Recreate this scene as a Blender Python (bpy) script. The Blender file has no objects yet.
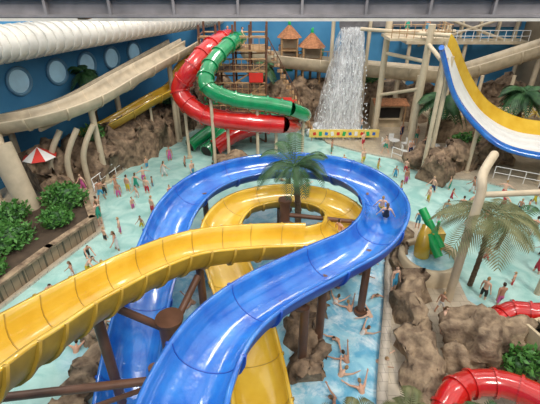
import bpy, math, random
from mathutils import Vector, noise, Matrix
random.seed(7)
C=bpy.context.collection
R=math.radians
bpy.context.scene.view_settings.view_transform='Standard'
# ------------------------------------------------------------ materials
def mat(name,col,rough=.5,var=.15,scale=2.0,bump=0.0,bscale=None,metal=0.0,coat=0.0,stretch=None,col2=None,emit=0):
    m=bpy.data.materials.new(name);m.use_nodes=True
    nt=m.node_tree;n=nt.nodes;l=nt.links;b=n['Principled BSDF']
    b.inputs['Roughness'].default_value=rough;b.inputs['Metallic'].default_value=metal
    if coat: b.inputs['Coat Weight'].default_value=coat;b.inputs['Coat Roughness'].default_value=.06
    tc=n.new('ShaderNodeTexCoord');mp=n.new('ShaderNodeMapping');l.new(tc.outputs['Object'],mp.inputs[0])
    if stretch: mp.inputs['Scale'].default_value=stretch
    nz=n.new('ShaderNodeTexNoise');nz.inputs['Scale'].default_value=scale;nz.inputs['Detail'].default_value=5
    l.new(mp.outputs[0],nz.inputs['Vector'])
    cr=n.new('ShaderNodeValToRGB');cr.color_ramp.elements[0].position=.3;cr.color_ramp.elements[1].position=.7
    c2=col2 if col2 else tuple(min(1,c*(1+var)) for c in col)
    c1=tuple(c*(1-var) for c in col) if not col2 else col
    cr.color_ramp.elements[0].color=(*c1,1);cr.color_ramp.elements[1].color=(*c2,1)
    l.new(nz.outputs['Fac'],cr.inputs[0]);l.new(cr.outputs[0],b.inputs['Base Color'])
    if emit:
        l.new(cr.outputs[0],b.inputs['Emission Color']);b.inputs['Emission Strength'].default_value=emit
    if bump:
        nb=n.new('ShaderNodeTexNoise');nb.inputs['Scale'].default_value=bscale or scale*4;nb.inputs['Detail'].default_value=6
        l.new(mp.outputs[0],nb.inputs['Vector'])
        bp=n.new('ShaderNodeBump');bp.inputs['Strength'].default_value=bump;bp.inputs['Distance'].default_value=.15
        l.new(nb.outputs['Fac'],bp.inputs['Height']);l.new(bp.outputs[0],b.inputs['Normal'])
    return m
def brickmat(name,c1,c2,mortar,scale,rough=.6,bw=.5,rh=.25,ms=.02,bump=.4):
    m=mat(name,c1,rough);nt=m.node_tree;n=nt.nodes;l=nt.links;b=n['Principled BSDF']
    tc=[x for x in n if x.type=='TEX_COORD'][0]
    geo=tc.outputs['Object']
    br=n.new('ShaderNodeTexBrick');br.inputs['Color1'].default_value=(*c1,1);br.inputs['Color2'].default_value=(*c2,1)
    br.inputs['Mortar'].default_value=(*mortar,1);br.inputs['Scale'].default_value=scale;br.inputs['Mortar Size'].default_value=ms
    br.inputs['Brick Width'].default_value=bw;br.inputs['Row Height'].default_value=rh
    l.new(geo,br.inputs['Vector'])
    nz=[x for x in n if x.type=='TEX_NOISE'][0]
    mx=n.new('ShaderNodeMixRGB');mx.blend_type='MULTIPLY';mx.inputs[0].default_value=.6
    cr=[x for x in n if x.type=='VALTORGB'][0];cr.color_ramp.elements[0].color=(.6,.6,.6,1);cr.color_ramp.elements[1].color=(1,1,1,1)
    l.new(br.outputs['Color'],mx.inputs[1]);l.new(cr.outputs[0],mx.inputs[2]);l.new(mx.outputs[0],b.inputs['Base Color'])
    bp=n.new('ShaderNodeBump');bp.inputs['Strength'].default_value=bump;bp.inputs['Distance'].default_value=.03;bp.invert=True
    l.new(br.outputs['Fac'],bp.inputs['Height']);l.new(bp.outputs[0],b.inputs['Normal'])
    return m
M={}
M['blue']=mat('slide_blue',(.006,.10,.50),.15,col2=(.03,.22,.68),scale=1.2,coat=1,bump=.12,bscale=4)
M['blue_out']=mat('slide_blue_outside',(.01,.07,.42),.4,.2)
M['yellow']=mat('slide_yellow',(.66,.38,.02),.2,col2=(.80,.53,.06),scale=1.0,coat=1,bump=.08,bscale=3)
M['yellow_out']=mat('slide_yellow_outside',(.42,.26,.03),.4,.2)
M['red']=mat('slide_red',(.55,.012,.01),.2,.15,coat=1)
M['green']=mat('slide_green',(.005,.24,.08),.2,.2,coat=1)
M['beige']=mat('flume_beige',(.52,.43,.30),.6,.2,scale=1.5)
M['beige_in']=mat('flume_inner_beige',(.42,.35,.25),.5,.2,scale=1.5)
M['col']=mat('column_cream',(.54,.45,.32),.5,.1)
M['steel']=mat('brown_steel',(.13,.06,.035),.45,.25)
M['gsteel']=mat('grey_steel',(.20,.19,.20),.5,.2)
M['rock']=mat('rock_brown',(.07,.045,.03),.85,scale=2.2,bump=1.0,bscale=3,col2=(.36,.25,.16))
M['rock2']=mat('rock_tan',(.11,.07,.045),.85,scale=2.2,bump=1.0,bscale=3,col2=(.42,.31,.2))
M['stone']=brickmat('planter_stone',(.34,.24,.15),(.24,.17,.11),(.10,.08,.05),1.0,bw=.9,rh=.4)
M['deck']=brickmat('deck_tile',(.54,.46,.35),(.48,.41,.31),(.33,.28,.22),1.0,.35,bw=.5,rh=.5,ms=.012,bump=.1)
M['pink']=brickmat('pool_rim_tile',(.62,.55,.46),(.56,.5,.41),(.38,.33,.28),1.0,.35,bw=.4,rh=.4,ms=.015,bump=.1)
M['wallblue']=mat('wall_sea_blue',(.03,.19,.40),.7,scale=.25,col2=(.08,.31,.56))
M['wallright']=mat('wall_ochre',(.22,.17,.11),.8,scale=.4,col2=(.32,.26,.18))
M['cwhite']=mat('ribbed_white',(.68,.66,.61),.55,.1)
M['white']=mat('white_plastic',(.80,.80,.78),.3,.05,coat=.5)
M['glass']=mat('porthole_glass',(.38,.60,.72),.15,.15,scale=.8,emit=.15)  # pale colour and weak glow stand in for daylight through the portholes
M['frame']=mat('porthole_frame',(.16,.34,.50),.4,.1)
M['trunk']=mat('palm_trunk',(.15,.10,.06),.9,.3,scale=6,bump=.6)
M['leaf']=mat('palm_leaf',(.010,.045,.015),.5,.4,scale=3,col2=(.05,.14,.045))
M['leaf2']=mat('bush_leaf',(.03,.13,.02),.55,.4,scale=4,col2=(.10,.28,.05))
M['dry']=mat('dry_leaf',(.08,.10,.035),.6,.4,scale=3,col2=(.2,.2,.09))
M['thatch']=mat('thatch_roof',(.44,.19,.09),.9,.3,scale=5,bump=.6)
M['wood']=mat('wood',(.38,.23,.11),.6,.25,scale=2,stretch=(1,1,6))
M['lightwood']=mat('box_tan',(.52,.42,.28),.6,.12)
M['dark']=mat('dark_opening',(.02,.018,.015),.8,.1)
M['signy']=mat('sign_yellow',(.80,.55,.06),.5,scale=3,col2=(.85,.68,.25))
M['signr']=mat('sign_red',(.6,.03,.02),.5,.1)
M['limeg']=mat('lime_green',(.01,.40,.10),.35,.1)
M['soil']=mat('planter_soil',(.06,.04,.025),.95,.3)
def watermat():
    m=bpy.data.materials.new('pool_water');m.use_nodes=True
    nt=m.node_tree;n=nt.nodes;l=nt.links;b=n['Principled BSDF']
    b.inputs['Roughness'].default_value=.1;b.inputs['IOR'].default_value=1.33
    tc=n.new('ShaderNodeTexCoord')
    def nz(s,d=4,dist=0,vec=None,rg=.5):
        q=n.new('ShaderNodeTexNoise');q.inputs['Scale'].default_value=s;q.inputs['Detail'].default_value=d;q.inputs['Distortion'].default_value=dist;q.inputs['Roughness'].default_value=rg
        l.new(vec or tc.outputs['Object'],q.inputs['Vector']);return q.outputs['Fac']
    mp=n.new('ShaderNodeMapping');l.new(tc.outputs['Object'],mp.inputs[0])
    mp.inputs['Location'].default_value=(-.7/9.5,-14.0/10.5,0);mp.inputs['Scale'].default_value=(1/9.5,1/10.5,0)
    ln=n.new('ShaderNodeVectorMath');ln.operation='LENGTH';l.new(mp.outputs[0],ln.inputs[0])
    ad=n.new('ShaderNodeMath');ad.operation='MULTIPLY_ADD';l.new(nz(.5,3),ad.inputs[0]);ad.inputs[1].default_value=.5;l.new(ln.outputs['Value'],ad.inputs[2])
    mr=n.new('ShaderNodeMapRange');mr.inputs['From Min'].default_value=.98;mr.inputs['From Max'].default_value=1.3;l.new(ad.outputs[0],mr.inputs['Value'])
    sh=n.new('ShaderNodeValToRGB');l.new(nz(.8,4,1),sh.inputs[0])
    sh.color_ramp.elements[0].position=.35;sh.color_ramp.elements[0].color=(.26,.48,.45,1);sh.color_ramp.elements[1].position=.65;sh.color_ramp.elements[1].color=(.42,.63,.59,1)
    dp=n.new('ShaderNodeValToRGB');l.new(nz(1.0,6,1),dp.inputs[0])
    dp.color_ramp.elements[0].position=.35;dp.color_ramp.elements[0].color=(.12,.38,.57,1);dp.color_ramp.elements[1].position=.62;dp.color_ramp.elements[1].color=(.32,.60,.72,1)
    mx=n.new('ShaderNodeMixRGB');l.new(mr.outputs[0],mx.inputs[0]);l.new(dp.outputs[0],mx.inputs[1]);l.new(sh.outputs[0],mx.inputs[2])
    fr=n.new('ShaderNodeValToRGB');l.new(nz(.9,12,.6,None,.72),fr.inputs[0]);fr.color_ramp.elements[0].position=.48;fr.color_ramp.elements[1].position=.66
    inv=n.new('ShaderNodeMath');inv.operation='SUBTRACT';inv.inputs[0].default_value=1;l.new(mr.outputs[0],inv.inputs[1])
    fm=n.new('ShaderNodeMath');fm.operation='MULTIPLY';l.new(fr.outputs[0],fm.inputs[0]);l.new(inv.outputs[0],fm.inputs[1])
    fm2=n.new('ShaderNodeMath');fm2.operation='MULTIPLY';l.new(fm.outputs[0],fm2.inputs[0]);fm2.inputs[1].default_value=.85
    m2=n.new('ShaderNodeMixRGB');l.new(fm2.outputs[0],m2.inputs[0]);l.new(mx.outputs[0],m2.inputs[1]);m2.inputs[2].default_value=(.78,.86,.9,1)
    l.new(m2.outputs[0],b.inputs['Base Color'])
    bp=n.new('ShaderNodeBump');bp.inputs['Strength'].default_value=.5;bp.inputs['Distance'].default_value=.08
    l.new(nz(2.5,6,.5),bp.inputs['Height']);l.new(bp.outputs[0],b.inputs['Normal'])
    return m
M['water']=watermat()
def fallmat():
    m=bpy.data.materials.new('falling_water');m.use_nodes=True
    nt=m.node_tree;n=nt.nodes;l=nt.links;b=n['Principled BSDF'];out=n['Material Output']
    b.inputs['Base Color'].default_value=(.97,.98,1,1);b.inputs['Roughness'].default_value=.5
    tr=n.new('ShaderNodeBsdfTranslucent');tr.inputs[0].default_value=(.97,.98,1,1)
    ms=n.new('ShaderNodeMixShader');ms.inputs[0].default_value=.5;l.new(b.outputs[0],ms.inputs[1]);l.new(tr.outputs[0],ms.inputs[2])
    tp=n.new('ShaderNodeBsdfTransparent');m2=n.new('ShaderNodeMixShader');l.new(tp.outputs[0],m2.inputs[1]);l.new(ms.outputs[0],m2.inputs[2])
    tc=n.new('ShaderNodeTexCoord');mp=n.new('ShaderNodeMapping');mp.inputs['Scale'].default_value=(7,7,.9);l.new(tc.outputs['Object'],mp.inputs[0])
    q=n.new('ShaderNodeTexNoise');q.inputs['Scale'].default_value=.9;q.inputs['Detail'].default_value=8;q.inputs['Roughness'].default_value=.65;l.new(mp.outputs[0],q.inputs['Vector'])
    r=n.new('ShaderNodeMapRange');r.inputs['From Min'].default_value=.42;r.inputs['From Max'].default_value=.62;r.inputs['To Max'].default_value=.75
    l.new(q.outputs['Fac'],r.inputs['Value']);l.new(r.outputs[0],m2.inputs[0]);l.new(m2.outputs[0],out.inputs[0]);return m
M['fall']=fallmat()
M['foam']=mat('foam',(.88,.92,.95),.7,.04,scale=4,bump=.8)
# ------------------------------------------------------------ mesh builder
def S_(x,p): return max(0.0,x)**p
class MB:
    def __init__(s): s.v=[];s.f=[];s.m=[];s.mats=[];s.sm=[]
    def mi(s,k):
        if k not in s.mats: s.mats.append(k)
        return s.mats.index(k)
    def add(s,vs,fs,k,smooth=True):
        o=len(s.v);s.v+= [tuple(v) for v in vs]
        i=s.mi(k) if isinstance(k,str) else None
        for j,f in enumerate(fs):
            s.f.append([o+x for x in f]);s.m.append(i if i is not None else s.mi(k[j]));s.sm.append(smooth)
    def box(s,c,d,k,rz=0,rx=0,ry=0):
        mt=Matrix.Translation(c)@Matrix.Rotation(rz,4,'Z')@Matrix.Rotation(ry,4,'Y')@Matrix.Rotation(rx,4,'X')
        vs=[mt@Vector((x*d[0]/2,y*d[1]/2,z*d[2]/2)) for x in(-1,1) for y in(-1,1) for z in(-1,1)]
        s.add(vs,[(0,1,3,2),(4,6,7,5),(0,4,5,1),(2,3,7,6),(0,2,6,4),(1,5,7,3)],k,False)
    def cyl(s,a,b,r,k,r2=None,n=12):
        s.tube([a,b],[r,r if r2 is None else r2],k,n)
    def tube(s,pts,r,k,n=12,cap=True):
        pts=[Vector(p) for p in pts];N=len(pts)
        if not isinstance(r,(list,tuple)): r=[r]*N
        vs=[];up=None
        for i,p in enumerate(pts):
            t=(pts[min(i+1,N-1)]-pts[max(i-1,0)]).normalized()
            if up is None: up=Vector((0,0,1)) if abs(t.z)<.9 else Vector((0,1,0))
            sd=t.cross(up).normalized();up=sd.cross(t).normalized()
            for j in range(n):
                a=2*math.pi*j/n;vs.append(p+(sd*math.cos(a)+up*math.sin(a))*r[i])
        fs=[(i*n+j,i*n+(j+1)%n,(i+1)*n+(j+1)%n,(i+1)*n+j) for i in range(N-1) for j in range(n)]
        s.add(vs,fs,k)
        if cap: s.add(vs[:n],[tuple(range(n))],k,False);s.add(vs[-n:],[tuple(range(n-1,-1,-1))],k,False)
    def sweep(s,pts,prof,ks,bank=None,cap=True):
        pts=[Vector(p) for p in pts];N=len(pts);n=len(prof);vs=[]
        for i,p in enumerate(pts):
            t=(pts[min(i+1,N-1)]-pts[max(i-1,0)]).normalized()
            sd=t.cross(Vector((0,0,1))).normalized();up=sd.cross(t).normalized()
            b=bank[i] if bank else 0
            s2=sd*math.cos(b)+up*math.sin(b);u2=up*math.cos(b)-sd*math.sin(b)
            for (x,y) in prof: vs.append(p+s2*x+u2*y)
        fs=[];kk=[]
        for i in range(N-1):
            for j in range(n):
                fs.append((i*n+j,(i+1)*n+j,(i+1)*n+(j+1)%n,i*n+(j+1)%n));kk.append(ks[j] if isinstance(ks,list) else ks)
        s.add(vs,fs,kk)
        if cap:
            k0=ks[-1] if isinstance(ks,list) else ks
            h=n//2
            for base in (0,(N-1)*n):
                s.add(vs[base:base+n],[(j,j+1,n-2-j,n-1-j) for j in range(h-1)],k0,False)
    def rock(s,c,r,k,seed=0,amp=.35,n=14):
        vs=[];fs=[]
        for i in range(n+1):
            th=math.pi*i/n
            for j in range(2*n):
                ph=math.pi*j/n
                d=Vector((math.sin(th)*math.cos(ph),math.sin(th)*math.sin(ph),math.cos(th)))
                q=1+amp*noise.noise(d*1.6+Vector((seed,0,0)))*1.6+amp*.5*noise.noise(d*4+Vector((0,seed,0)))+amp*.35*noise.noise(d*8+Vector((0,0,seed)))
                vs.append((c[0]+d.x*r[0]*q,c[1]+d.y*r[1]*q,c[2]+d.z*r[2]*q))
        for i in range(n):
            for j in range(2*n):
                fs.append((i*2*n+j,(i+1)*2*n+j,(i+1)*2*n+(j+1)%(2*n),i*2*n+(j+1)%(2*n)))
        s.add(vs,fs,k)
    def ridge(s,pts,w,h,k,seed=0,amp=.35,z0=-.5,per=12):
        P=cr(pts,per);N=len(P);n=18;vs=[]
        for i,p in enumerate(P):
            t=(P[min(i+1,N-1)]-P[max(i-1,0)]);t.z=0;t.normalize();sd=t.cross(Vector((0,0,1)))
            hh=h*(1+.35*noise.noise(Vector((p.x*.7,p.y*.7,seed))))
            for j in range(n):
                a=math.pi*j/(n-1);x=-math.cos(a);y=S_(math.sin(a),.45)
                q=Vector((p.x+sd.x*x*w/2,p.y+sd.y*x*w/2,z0+(hh-z0)*y))
                d=Vector((noise.noise(q*.9+Vector((seed,3,1))),noise.noise(q*.9+Vector((9,seed,1))),noise.noise(q*.8+Vector((4,2,seed)))))
                d+= .6*Vector((noise.noise(q*2.3+Vector((seed,3,1))),noise.noise(q*2.3+Vector((9,seed,1))),noise.noise(q*2.3)))
                d+= .35*Vector((noise.noise(q*4.7+Vector((seed,3,1))),noise.noise(q*4.7+Vector((9,seed,1))),noise.noise(q*4.7)))
                if j in(0,n-1): d.z=0
                vs.append(q+d*amp*2)
        fs=[(i*n+j,i*n+j+1,(i+1)*n+j+1,(i+1)*n+j) for i in range(N-1) for j in range(n-1)]
        s.add(vs,fs,k);s.add(vs[:n],[tuple(range(n))],k);s.add(vs[-n:],[tuple(range(n))],k)
    def frond(s,base,az,L,k,rise=.6,droop=1.3,nl=16,lw=.07,ll=.5):
        p=Vector(base);d=Vector((math.cos(az),math.sin(az),0));pts=[]
        for i in range(nl+1):
            f=i/nl;pts.append(p+d*L*f*(1-.18*f)+Vector((0,0,L*(rise*f-droop*.75*f*f))))
        s.tube(pts,[.03*(1-.8*i/nl) for i in range(nl+1)],k,4)
        sd=Vector((-d.y,d.x,0));vs=[];fs=[]
        for i in range(2,nl+1):
            f=i/nl;l=L*ll*(math.sin(math.pi*min(1,.18+f*.75)))*.75
            t=(pts[i]-pts[i-1]).normalized()
            for sg in(-1,1):
                tip=pts[i]+sd*sg*l*.8+t*l*.55+Vector((0,0,-l*.45))
                mid=pts[i]+(tip-pts[i])*.5+Vector((0,0,l*.1))
                o=len(vs);vs+=[pts[i]-t*lw*.4,pts[i]+t*lw*.4,mid+t*lw,mid-t*lw,tip]
                fs+=[(o,o+1,o+2,o+3),(o+3,o+2,o+4)]
        s.add(vs,fs,k,False)
    def leaves(s,c,r,k,n=500,sz=.22):
        vs=[];fs=[]
        for i in range(n):
            a=random.uniform(0,6.283);u=random.uniform(-.2,1);q=math.sqrt(max(0,1-u*u));rr=random.uniform(.7,1.15)
            p=Vector((c[0]+r[0]*q*math.cos(a)*rr,c[1]+r[1]*q*math.sin(a)*rr,c[2]+r[2]*u*rr))
            d=Vector((random.uniform(-1,1),random.uniform(-1,1),random.uniform(-.2,1))).normalized()
            e=d.cross(Vector((random.uniform(-1,1),random.uniform(-1,1),.3))).normalized()
            L=sz*random.uniform(.7,1.6);o=len(vs)
            vs+=[p,p+d*L*.5+e*L*.25,p+d*L,p+d*L*.5-e*L*.25];fs.append((o,o+1,o+2,o+3))
        s.add(vs,fs,k,False)
    def prism(s,poly,z0,z1,k,kside=None):
        from mathutils.geometry import tessellate_polygon
        n=len(poly);t=tessellate_polygon([[Vector((x,y,0)) for x,y in poly]])
        top=[(x,y,z1) for x,y in poly];bot=[(x,y,z0) for x,y in poly]
        fs=[]
        for tr in t:
            a,b,c=[Vector(top[i]) for i in tr]
            fs.append(tuple(tr) if (b-a).cross(c-a).z>0 else tuple(reversed(tr)))
        s.add(top,fs,k,False)
        s.add(top+bot,[(i,(i+1)%n,n+(i+1)%n,n+i) for i in range(n)],kside or k,False)
    def rail(s,pts,h,k,sp=1.0,r=.03):
        pts=[Vector(p) for p in pts]
        for i in range(len(pts)-1):
            a,b=pts[i],pts[i+1];m=max(1,int((b-a).length/sp))
            for j in range(m+1):
                q=a.lerp(b,j/m);s.cyl(q,q+Vector((0,0,h)),r,k,n=6)
            for f in(1,.5): s.cyl(a+Vector((0,0,h*f)),b+Vector((0,0,h*f)),r,k,n=6)
    def obj(s,name,loc=None):
        me=bpy.data.meshes.new(name);me.from_pydata(s.v,[],s.f);me.update()
        for k in s.mats: me.materials.append(M[k])
        me.polygons.foreach_set('material_index',s.m);me.polygons.foreach_set('use_smooth',s.sm);me.update()
        o=bpy.data.objects.new(name,me);C.objects.link(o)
        return o
def cr(pts,per=8):
    P=[Vector(p) for p in pts];out=[]
    for i in range(len(P)-1):
        a=P[max(i-1,0)];b=P[i];c=P[i+1];d=P[min(i+2,len(P)-1)]
        for j in range(per):
            t=j/per
            out.append(.5*((2*b)+(c-a)*t+(2*a-5*b+4*c-d)*t*t+(3*b-a-3*c+d)*t**3))
    out.append(P[-1]);return out
def uprof(w,d,t=.1,lip=.14,n=12):
    inn=[(-w/2*math.cos(math.pi*i/n),d-d*S_(math.sin(math.pi*i/n),.8)) for i in range(n+1)]
    W=w/2+t;ou=[(W*math.cos(math.pi*i/n),d-.06-(d-.06+t)*S_(math.sin(math.pi*i/n),.8)) for i in range(n+1)]
    ou=[(w/2+lip,d),(w/2+lip,d-.06)]+ou[1:-1]+[(-w/2-lip,d-.06),(-w/2-lip,d)]
    return inn,ou
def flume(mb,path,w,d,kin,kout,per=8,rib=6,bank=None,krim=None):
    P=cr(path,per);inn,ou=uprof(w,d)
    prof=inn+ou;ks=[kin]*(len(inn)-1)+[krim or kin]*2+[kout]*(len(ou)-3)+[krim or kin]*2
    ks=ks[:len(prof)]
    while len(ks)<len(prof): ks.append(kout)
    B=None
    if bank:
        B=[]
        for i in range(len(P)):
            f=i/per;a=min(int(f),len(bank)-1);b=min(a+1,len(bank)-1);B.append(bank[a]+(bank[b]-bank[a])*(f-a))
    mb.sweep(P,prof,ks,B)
    W=w/2+.2
    rp=[(W*math.cos(math.pi*i/12),d-(d+.18)*S_(math.sin(math.pi*i/12),.8)) for i in range(13)]
    rq=[(-(w/2+.08)*math.cos(math.pi*i/12),d-(d+.06)*S_(math.sin(math.pi*i/12),.8)) for i in range(13)]
    iq=[(-(w/2-.012)*math.cos(math.pi*i/12),d-(d-.012)*S_(math.sin(math.pi*i/12),.8)) for i in range(13)]
    io=[((w/2+.02)*math.cos(math.pi*i/12),d-(d+.02)*S_(math.sin(math.pi*i/12),.8)) for i in range(13)]
    for i in range(rib,len(P)-1,rib):
        t=(P[i+1]-P[i-1]).normalized()
        mb.sweep([P[i]-t*.05,P[i]+t*.05],rq+rp,kout,[B[i]]*2 if B else None,True)
        mb.sweep([P[i]-t*.018,P[i]+t*.018],iq+io,kout,[B[i]]*2 if B else None,True)
    return P
def support(mb,p,k='steel',r=.16,top=0,z0=-.5):
    mb.cyl((p[0],p[1],z0),(p[0],p[1],p[2]+top),r,k)
    mb.cyl((p[0],p[1],z0),(p[0],p[1],z0+.55),r*1.7,k)
# ------------------------------------------------------------ camera
cd=bpy.data.cameras.new('camera');cam=bpy.data.objects.new('camera',cd);C.objects.link(cam)
cam.location=(0,0,14);cam.rotation_euler=(R(60),0,0);cd.sensor_width=36;cd.lens=36*400/540;bpy.context.scene.camera=cam
# ------------------------------------------------------------ room shell
b=MB();b.box((0,21,-.6),(60,58,.2),'water');fl=b.obj('pool_floor')
b=MB();b.box((0,21,-.9),(62,60,.4),'deck');b.obj('floor')
b=MB()
vs=[];nx,ny=90,90
for j in range(ny+1):
    for i in range(nx+1):
        x=-27+54*i/nx;y=-4+50*j/ny
        vs.append((x,y,-.14+.05*noise.noise(Vector((x*.8,y*.8,0)))))
b.add(vs,[(j*(nx+1)+i,j*(nx+1)+i+1,(j+1)*(nx+1)+i+1,(j+1)*(nx+1)+i) for j in range(ny) for i in range(nx)],'water')
b.obj('pool_water')
def wall(name,a,c,z0,z1,k,t=.4):
    b=MB();a=Vector(a);c=Vector(c);d=c-a;m=(a+c)/2
    b.box((m.x,m.y,(z0+z1)/2),(d.length,t,z1-z0),k,math.atan2(d.y,d.x));return b.obj(name)
wall('wall_left',(-28.2,6.2),(-11.1,48.5),-.7,17,'wallblue')
wall('wall_left_front',(-28.2,-8),(-28.2,6.4),-.7,17,'wallblue')
wall('wall_back',(-11.4,48.4),(29,48.4),-.7,17,'wallblue')
wall('wall_right',(28.5,-8),(28.5,48.4),-.7,17,'wallright')
wall('wall_front',(-28.4,-8),(28.7,-8),-.7,17,'wallblue')
b=MB()
for y in range(-8,50,8): b.box((0,y,17.2),(57,.3,.5),'gsteel')
for x in range(-28,30,8): b.box((x,20.5,17.2),(.25,57,.4),'gsteel')
b.obj('ceiling')
dw=Vector((.375,.928,0)).normalized();nw=Vector((dw.y,-dw.x,0))
for i,s in enumerate((-6.6,-3.3,0,3.5,6.7,9.8,13.0)):
    c=Vector((-18.62,29.9,7.0))+dw*s+nw*.22
    b=MB();ring=[c+dw*.95*math.cos(a*math.pi/12)+Vector((0,0,.95*math.sin(a*math.pi/12)))+nw*.05 for a in range(25)]
    b.tube(ring,.13,'frame',6,False)
    disc=[c+nw*.04+dw*.9*math.cos(a*math.pi/12)+Vector((0,0,.9*math.sin(a*math.pi/12))) for a in range(24)]
    b.add(disc,[tuple(range(24))],'glass',False)
    b.obj('window_%d'%(i+1))
b=MB()
b.prism([(-13.6,5),(-13,14.1),(-11.7,17.6),(-10.4,21),(-12.8,25.7),(-11.7,30.4),(-9.8,34.8),(-7.7,39.5),(4.1,39.5),(5.4,35.5),(8.0,33.4),(10.9,31.8),(12.6,28.2),(16.2,27.7),(19.1,25.5),(28.3,24.5),(28.3,48.3),(-11.2,48.3),(-28,6),(-28,5)],-.6,0,'deck','pink')
b.obj('pool_deck')
b=MB()
b.prism([(3.4,5),(4.2,9.2),(5.0,12),(5.8,14.6),(6.6,17.5),(7.8,20.2),(9.0,21.8),(10.0,21.3),(10.0,17.6),(9.7,14.6),(10.7,13.3),(14.3,12.2),(28.3,9),(28.3,-7),(3.2,-7)],-.6,0.02,'deck','pink')
b.sweep(cr([(3.4,5,0),(4.2,9.2,0),(5.0,12,0),(5.8,14.6,0),(6.6,17.5,0),(7.8,20.2,0)],5),[(-.2,.14),(.2,.14),(.2,-.4),(-.2,-.4)],'pink')
b.obj('pool_deck')
# ------------------------------------------------------------ blue raft slide
b=MB()
bp=[(-2.1,2.9,5.3),(-2.05,4.6,5.15),(-1.95,6.3,5.0),(-1.4,8.3,4.75),(-.15,10.1,4.5),(2.1,12.0,4.3),(4.3,13.9,4.1),(5.75,16.7,3.9),(5.6,19.8,3.7),(3.9,22.3,3.5),(1.2,23.4,3.3),(-1.8,23.0,3.1),(-4.0,21.4,2.9),(-5.1,18.9,2.7),(-5.3,15.9,2.4),(-5.3,12.6,1.9),(-5.2,10.2,1.3),(-5.0,8.2,.7),(-4.9,6.0,.2)]
bp=[(x,y,z-.6) for x,y,z in bp]
bk=[0,0,.05,.05,.05,.05,.1,.15,.15,.15,.15,.15,.15,.15,.1,.05,0,0,0]
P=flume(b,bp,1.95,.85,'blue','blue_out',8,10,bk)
for i in (5,6,8,10,12,14): 
    q=bp[i];support(b,(q[0],q[1],q[2]),'steel',.18)
support(b,(1.3,10.9,3.2),'steel',.18);b.cyl((1.3,10.9,3.1),(.3,10.5,3.75),.14,'steel')
b.obj('blue_raft_slide')
# ------------------------------------------------------------ yellow slide
b=MB()
yp=[(-6.4,3.2,7.5),(-6.15,5.0,7.0),(-5.9,6.7,6.35),(-5.4,9.0,5.5),(-4.4,11.2,4.85),(-2.9,12.9,4.4),(-.7,13.9,4.0),(1.7,14.6,3.6),(3.4,15.9,3.3),(3.9,18.2,3.0),(2.8,20.1,2.8),(.6,20.9,2.6),(-1.6,20.3,2.4),(-2.6,18.4,2.2),(-2.3,15.9,2.0),(-1.2,12.8,1.6),(-.6,10.4,1.2),(-.2,8.2,.8),(.1,6,.4)]
yp=[(x,y,z-.7) for x,y,z in yp]
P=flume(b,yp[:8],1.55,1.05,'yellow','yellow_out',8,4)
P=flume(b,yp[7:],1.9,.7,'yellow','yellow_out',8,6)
for i in (3,5,8,11,13): support(b,yp[i],'steel',.17)
b.obj('yellow_water_slide')
b=MB()
b.cyl((.8,18.4,-.5),(.8,18.4,3.4),.28,'steel',n=16);b.cyl((.8,18.4,3.4),(.8,18.4,3.55),.36,'steel',n=16)
for p in((3.4,15.9,2.2),(-2.2,18.4,1.3),(.6,20.5,1.6),(5.3,17.5,2.6)): b.cyl((.8,18.4,p[2]),p,.12,'steel')
b.obj('slide_support_column')
b=MB()
b.cyl((-3.6,10.3,-.5),(-3.6,10.3,3.2),.42,'steel',n=20);b.cyl((-3.6,10.3,3.2),(-3.6,10.3,3.3),.5,'steel',n=20)
b.cyl((-3.6,10.3,2.6),(-5.2,9.8,4.3),.14,'steel');b.cyl((-3.6,10.3,2.6),(-2.9,12.4,3.4),.14,'steel')
b.obj('steel_post')
b=MB()
b.cyl((-9.5,6.9,3.4),(-3.4,7.7,3.4),.13,'steel');b.cyl((-9.5,6.9,-.5),(-9.5,6.9,3.5),.16,'steel');b.cyl((-3.4,7.7,-.5),(-3.4,7.7,4.0),.16,'steel')
b.cyl((-9.5,6.9,1.0),(-3.4,7.7,3.2),.08,'steel')
b.obj('steel_frame')
# ------------------------------------------------------------ red / green tubes
def tubeslide(name,path,r,k,exits,sup):
    b=MB();P=cr(path,10);b.tube(P,r,k,18)
    for i in range(5,len(P)-1,5):
        t=(P[i+1]-P[i-1]).normalized()*.06;b.tube([P[i]-t,P[i]+t],r+.1,k,18)
    for e in exits:
        E=cr(e,6);b.tube(E,r*.92,k,18,False);b.tube([E[-1]-(E[-1]-E[-2]).normalized()*.2,E[-1]],r*1.08,k,18)
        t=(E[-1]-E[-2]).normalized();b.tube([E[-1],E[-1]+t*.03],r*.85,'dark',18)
    for p in sup: support(b,p,'col',.13)
    return b.obj(name)
tubeslide('red_tube_slide',[(-3.6,37.0,9.0),(-4.7,34.2,8.7),(-6.0,32.4,7.5),(-7.2,32.2,5.6),(-5.2,31.0,4.1),(-1.6,30.7,3.6),(1.0,31,3.3)],.74,'red',[[(1.0,31,3.3),(2.0,33,2.5),(.2,35,2.0),(-2.9,34.4,1.3),(-4.9,33.0,.4)]],[(-7,32.2,5.6),(-3.4,30.8,3.8),(.5,31,3.4)])
tubeslide('green_tube_slide',[(-2.6,37.0,9.0),(-3.4,34.4,8.8),(-4.6,31.8,7.7),(-4.7,30.2,6.5),(-2.8,30.4,5.5),(-.3,30.8,5.0),(1.6,30.9,4.6)],.6,'green',[[(1.6,30.9,4.6),(2.9,32.5,3.6),(1.5,35.8,2.6),(-4.0,36,1.8),(-7.2,33.6,.4)],[(-3.6,36,1.6),(-5.6,32.6,.3)]],[(-4.5,30.2,6.7),(-1,30.6,5.3),(2.8,32.5,3.5)])
b=MB()
for x in(-6,-4.6,-3.2,-1.8,-.4):
    for y in(35.6,38.5): b.cyl((x,y,0),(x+.1,y,10.2),.1,'steel')
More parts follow.
